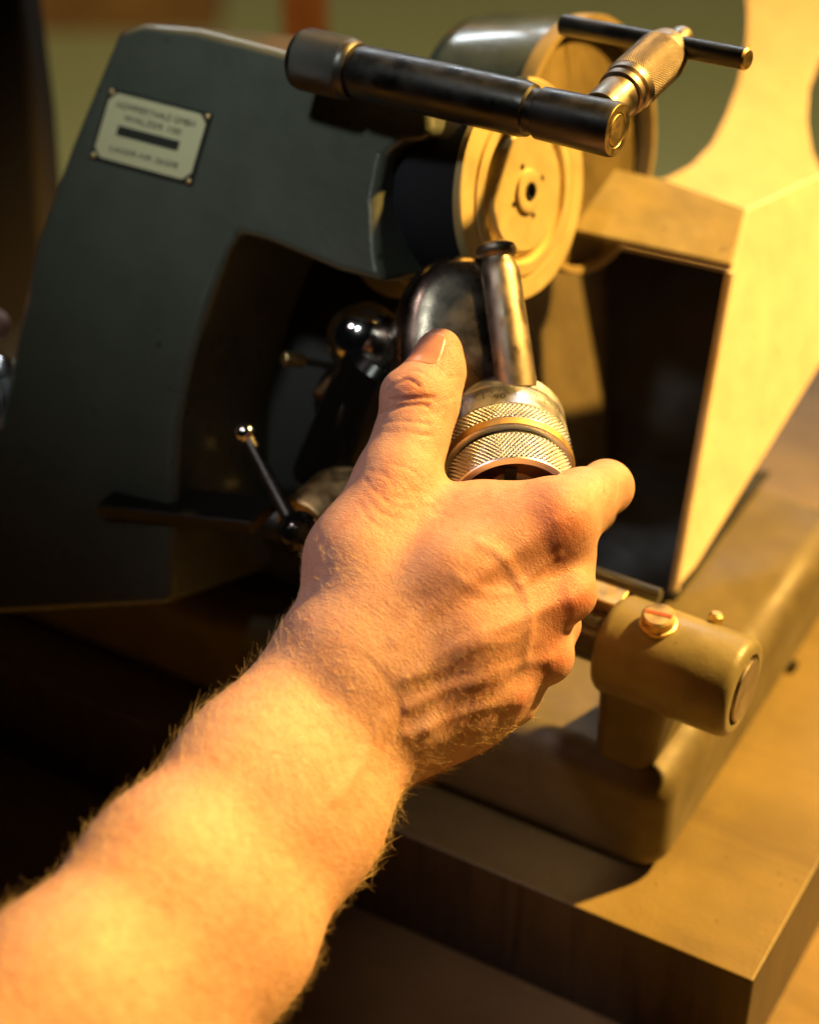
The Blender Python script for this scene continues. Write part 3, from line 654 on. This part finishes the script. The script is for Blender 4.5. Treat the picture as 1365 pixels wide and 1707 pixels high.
at = arm_o.data.attributes.new('red', 'FLOAT', 'POINT'); at.data.foreach_set('value', red.astype(np.float32))

# thumb nail: a curved plate set into the tip of the thumb
nl, nt, b = mat('nail', (0.54, 0.27, 0.225), 0.26, 0, 0.5); b.inputs['Subsurface Weight'].default_value = 0.3; b.inputs['Subsurface Scale'].default_value = 0.002
n_ = noise(nt, 300, 3); bump(nt, b, n_.outputs[0], 0.1, 0.0003)
bvh2 = BVHTree.FromPolygons(hv2.tolist(), hq.tolist())
n0, n1_ = P(716, 640, 0.7405), P(735, 576, 0.7435); nax = (n1_-n0).normalized(); nn = D(-0.60, 0.10, 0.79); nn = (nn-nax*nn.dot(nax)).normalized(); ns = nax.cross(nn)
NL, nu, nv = 0.0155, 20, 20; vs, fs = [], []
for j in range(nv+1):
    for i in range(nu+1):
        s_ = -1+2*i/nu; t = j/nv
        hw = 50*(0.90+0.12*t)*math.sqrt(max(0.02, 1-max(0, (0.22-t)/0.22)**2.4))*math.sqrt(max(0.05, 1-max(0, (t-0.80)/0.21)**2.2))
        f_ = math.radians(s_*hw); dr = nn*math.cos(f_) + ns*math.sin(f_); c_ = n0 + nax*(0.0028 + NL*t)
        r_ = bvh2.ray_cast(c_+dr*0.02, -dr, 0.03)
        p_ = r_[0] if r_[0] is not None else c_+dr*0.007
        edge = max(abs(s_), abs(2*t-1))
        vs.append(p_ + dr*(0.00012 if edge < 0.93 else -0.00035))
for j in range(nv):
    for i in range(nu): a = j*(nu+1)+i; fs.append((a, a+1, a+nu+2, a+nu+1))
from_py('thumb_nail', vs, fs, nl, per, angle=80)

# ring on the middle finger
fa = P(946, 988, 0.716); fb = P(946, 945, 0.745); fd = (P(925, 925, 0.775)-fa).normalized(); rcn = P(944, 948, 0.748)
lathe('ring', rcn, (P(925, 925, 0.775)-P(946, 966, 0.73)), [(0, 0.0089), (0, 0.0099), (0.0008, 0.0104), (0.0022, 0.0104), (0.003, 0.0099), (0.003, 0.0089), (0, 0.0089)], M['gold'], per, 72, angle=60)

# body hair
hm, nt, b = mat('blond_hair', (0.95, 0.74, 0.42), 0.3, 0, 0.6)
tri_a = hv2[hq[:, 0]]; cen = hv2[hq].mean(1); fn = nrm[hq].mean(1)
rel = cen - np.array(CAM); dep = rel @ np.array(FW); px = (rel @ np.array(RT))/dep*FPX+682.5; py = 853.5-(rel @ np.array(UP))/dep*FPX
fac = fn @ np.array(-FW)
axisv = np.array([-0.66, 0.75])
tt_ = (px-590)*(-0.66) + (py-1165)*0.75            # distance down the arm from the wrist, in pixels
side = (px-583)*0.75 + (py-1170)*0.66
vis = (fac > -0.35) & (px > -150) & (px < 1000) & (py > 850) & (py < 1850)
wgt = np.where(tt_ > -20, 0.55, 0.0)*vis*np.where(np.abs(fac) < 0.4, 0.5, 1.0)
wgt += np.where((tt_ <= -20) & (tt_ > -230) & (py > 900), 0.42, 0)*vis
wgt += np.where((py > 1150) & (px > 600) & (px < 860) & (fac < 0.5), 0.5, 0)*vis
wgt = np.where((px > 860), wgt*0.25, wgt); wgt = wgt/wgt.sum()
vs = []; fs = []
ids = rng.choice(len(cen), 6500, p=wgt)
root_dir = np.array((P(700, 1150, 0.7)-P(300, 1400, 0.66)).normalized()); ulna = np.array(D(0.55, -0.80, 0.1)); lft = np.array(D(-0.7, 0.5, 0))
def strand(p, n, d, L, r, bend):
    i0 = len(vs); seg = 5; d = d/np.linalg.norm(d); s1 = np.cross(d, n); s1 /= max(np.linalg.norm(s1), 1e-6); s2 = np.cross(d, s1)
    for j in range(seg+1):
        t = j/seg; c = p + n*L*(0.24*math.sin(t*1.7)) + d*L*t*0.92 + bend*L*t*t
        rr = r*(1-0.75*t)
        for k in range(3):
            a = 2*PI*k/3; vs.append(c + s1*rr*math.cos(a) + s2*rr*math.sin(a))
    for j in range(seg):
        for k in range(3):
            a = i0+j*3+k; b_ = i0+j*3+(k+1) % 3; fs.append((a, b_, b_+3, a+3))
for i in ids:
    n = fn[i]; fore = tt_[i] > -10
    d = (0.55*root_dir + 0.75*ulna) if side[i] > -40 or not fore else (0.75*root_dir + 0.55*lft)
    if not fore: d = 0.25*root_dir + 0.9*ulna + 0.3*lft*0
    if not fore and px[i] < 640: d = 0.3*root_dir + 0.9*lft
    d = d + rng.normal(0, 0.48, 3); d = d - n*(d @ n); 
    L = rng.uniform(0.0030, 0.0105) if fore else rng.uniform(0.002, 0.0042)
    strand(cen[i] - n*0.0002, n, d, L, rng.uniform(0.000026, 0.000046)*(1.35 if not fore else 1.0), rng.normal(0, 0.16, 3))
hr = from_np('body_hair', np.array(vs), np.array(fs), hm, per); hr['kind'] = 'stuff'

# tip of the other hand at the left edge, on the crank handle
pr2 = [(H((-230, 480, 880, 14), (-110, 520, 878, 10), (-60, 535, 872, 8.8), (-8, 541, 868, 7.0)), 0.006),
       (H((-230, 560, 890, 16), (-250, 760, 890, 20), (-230, 900, 885, 16)), 0.02),
       (H((-240, 480, 880, 14), (-250, 700, 890, 20)), 0.02),
       (H((-230, 900, 880, 14), (-110, 900, 878, 10), (-50, 880, 872, 9), (-4, 864, 868, 8.2)), 0.006),
       (H((-250, 700, 890, 22), (-520, 760, 900, 26)), 0.02)]
v_, q_ = sdf_mesh(pr2, 0.0015); v_ = smooth_v(v_, q_, 3); q_ = orient(v_, q_)
from_np('hand', v_, q_, sk, per)
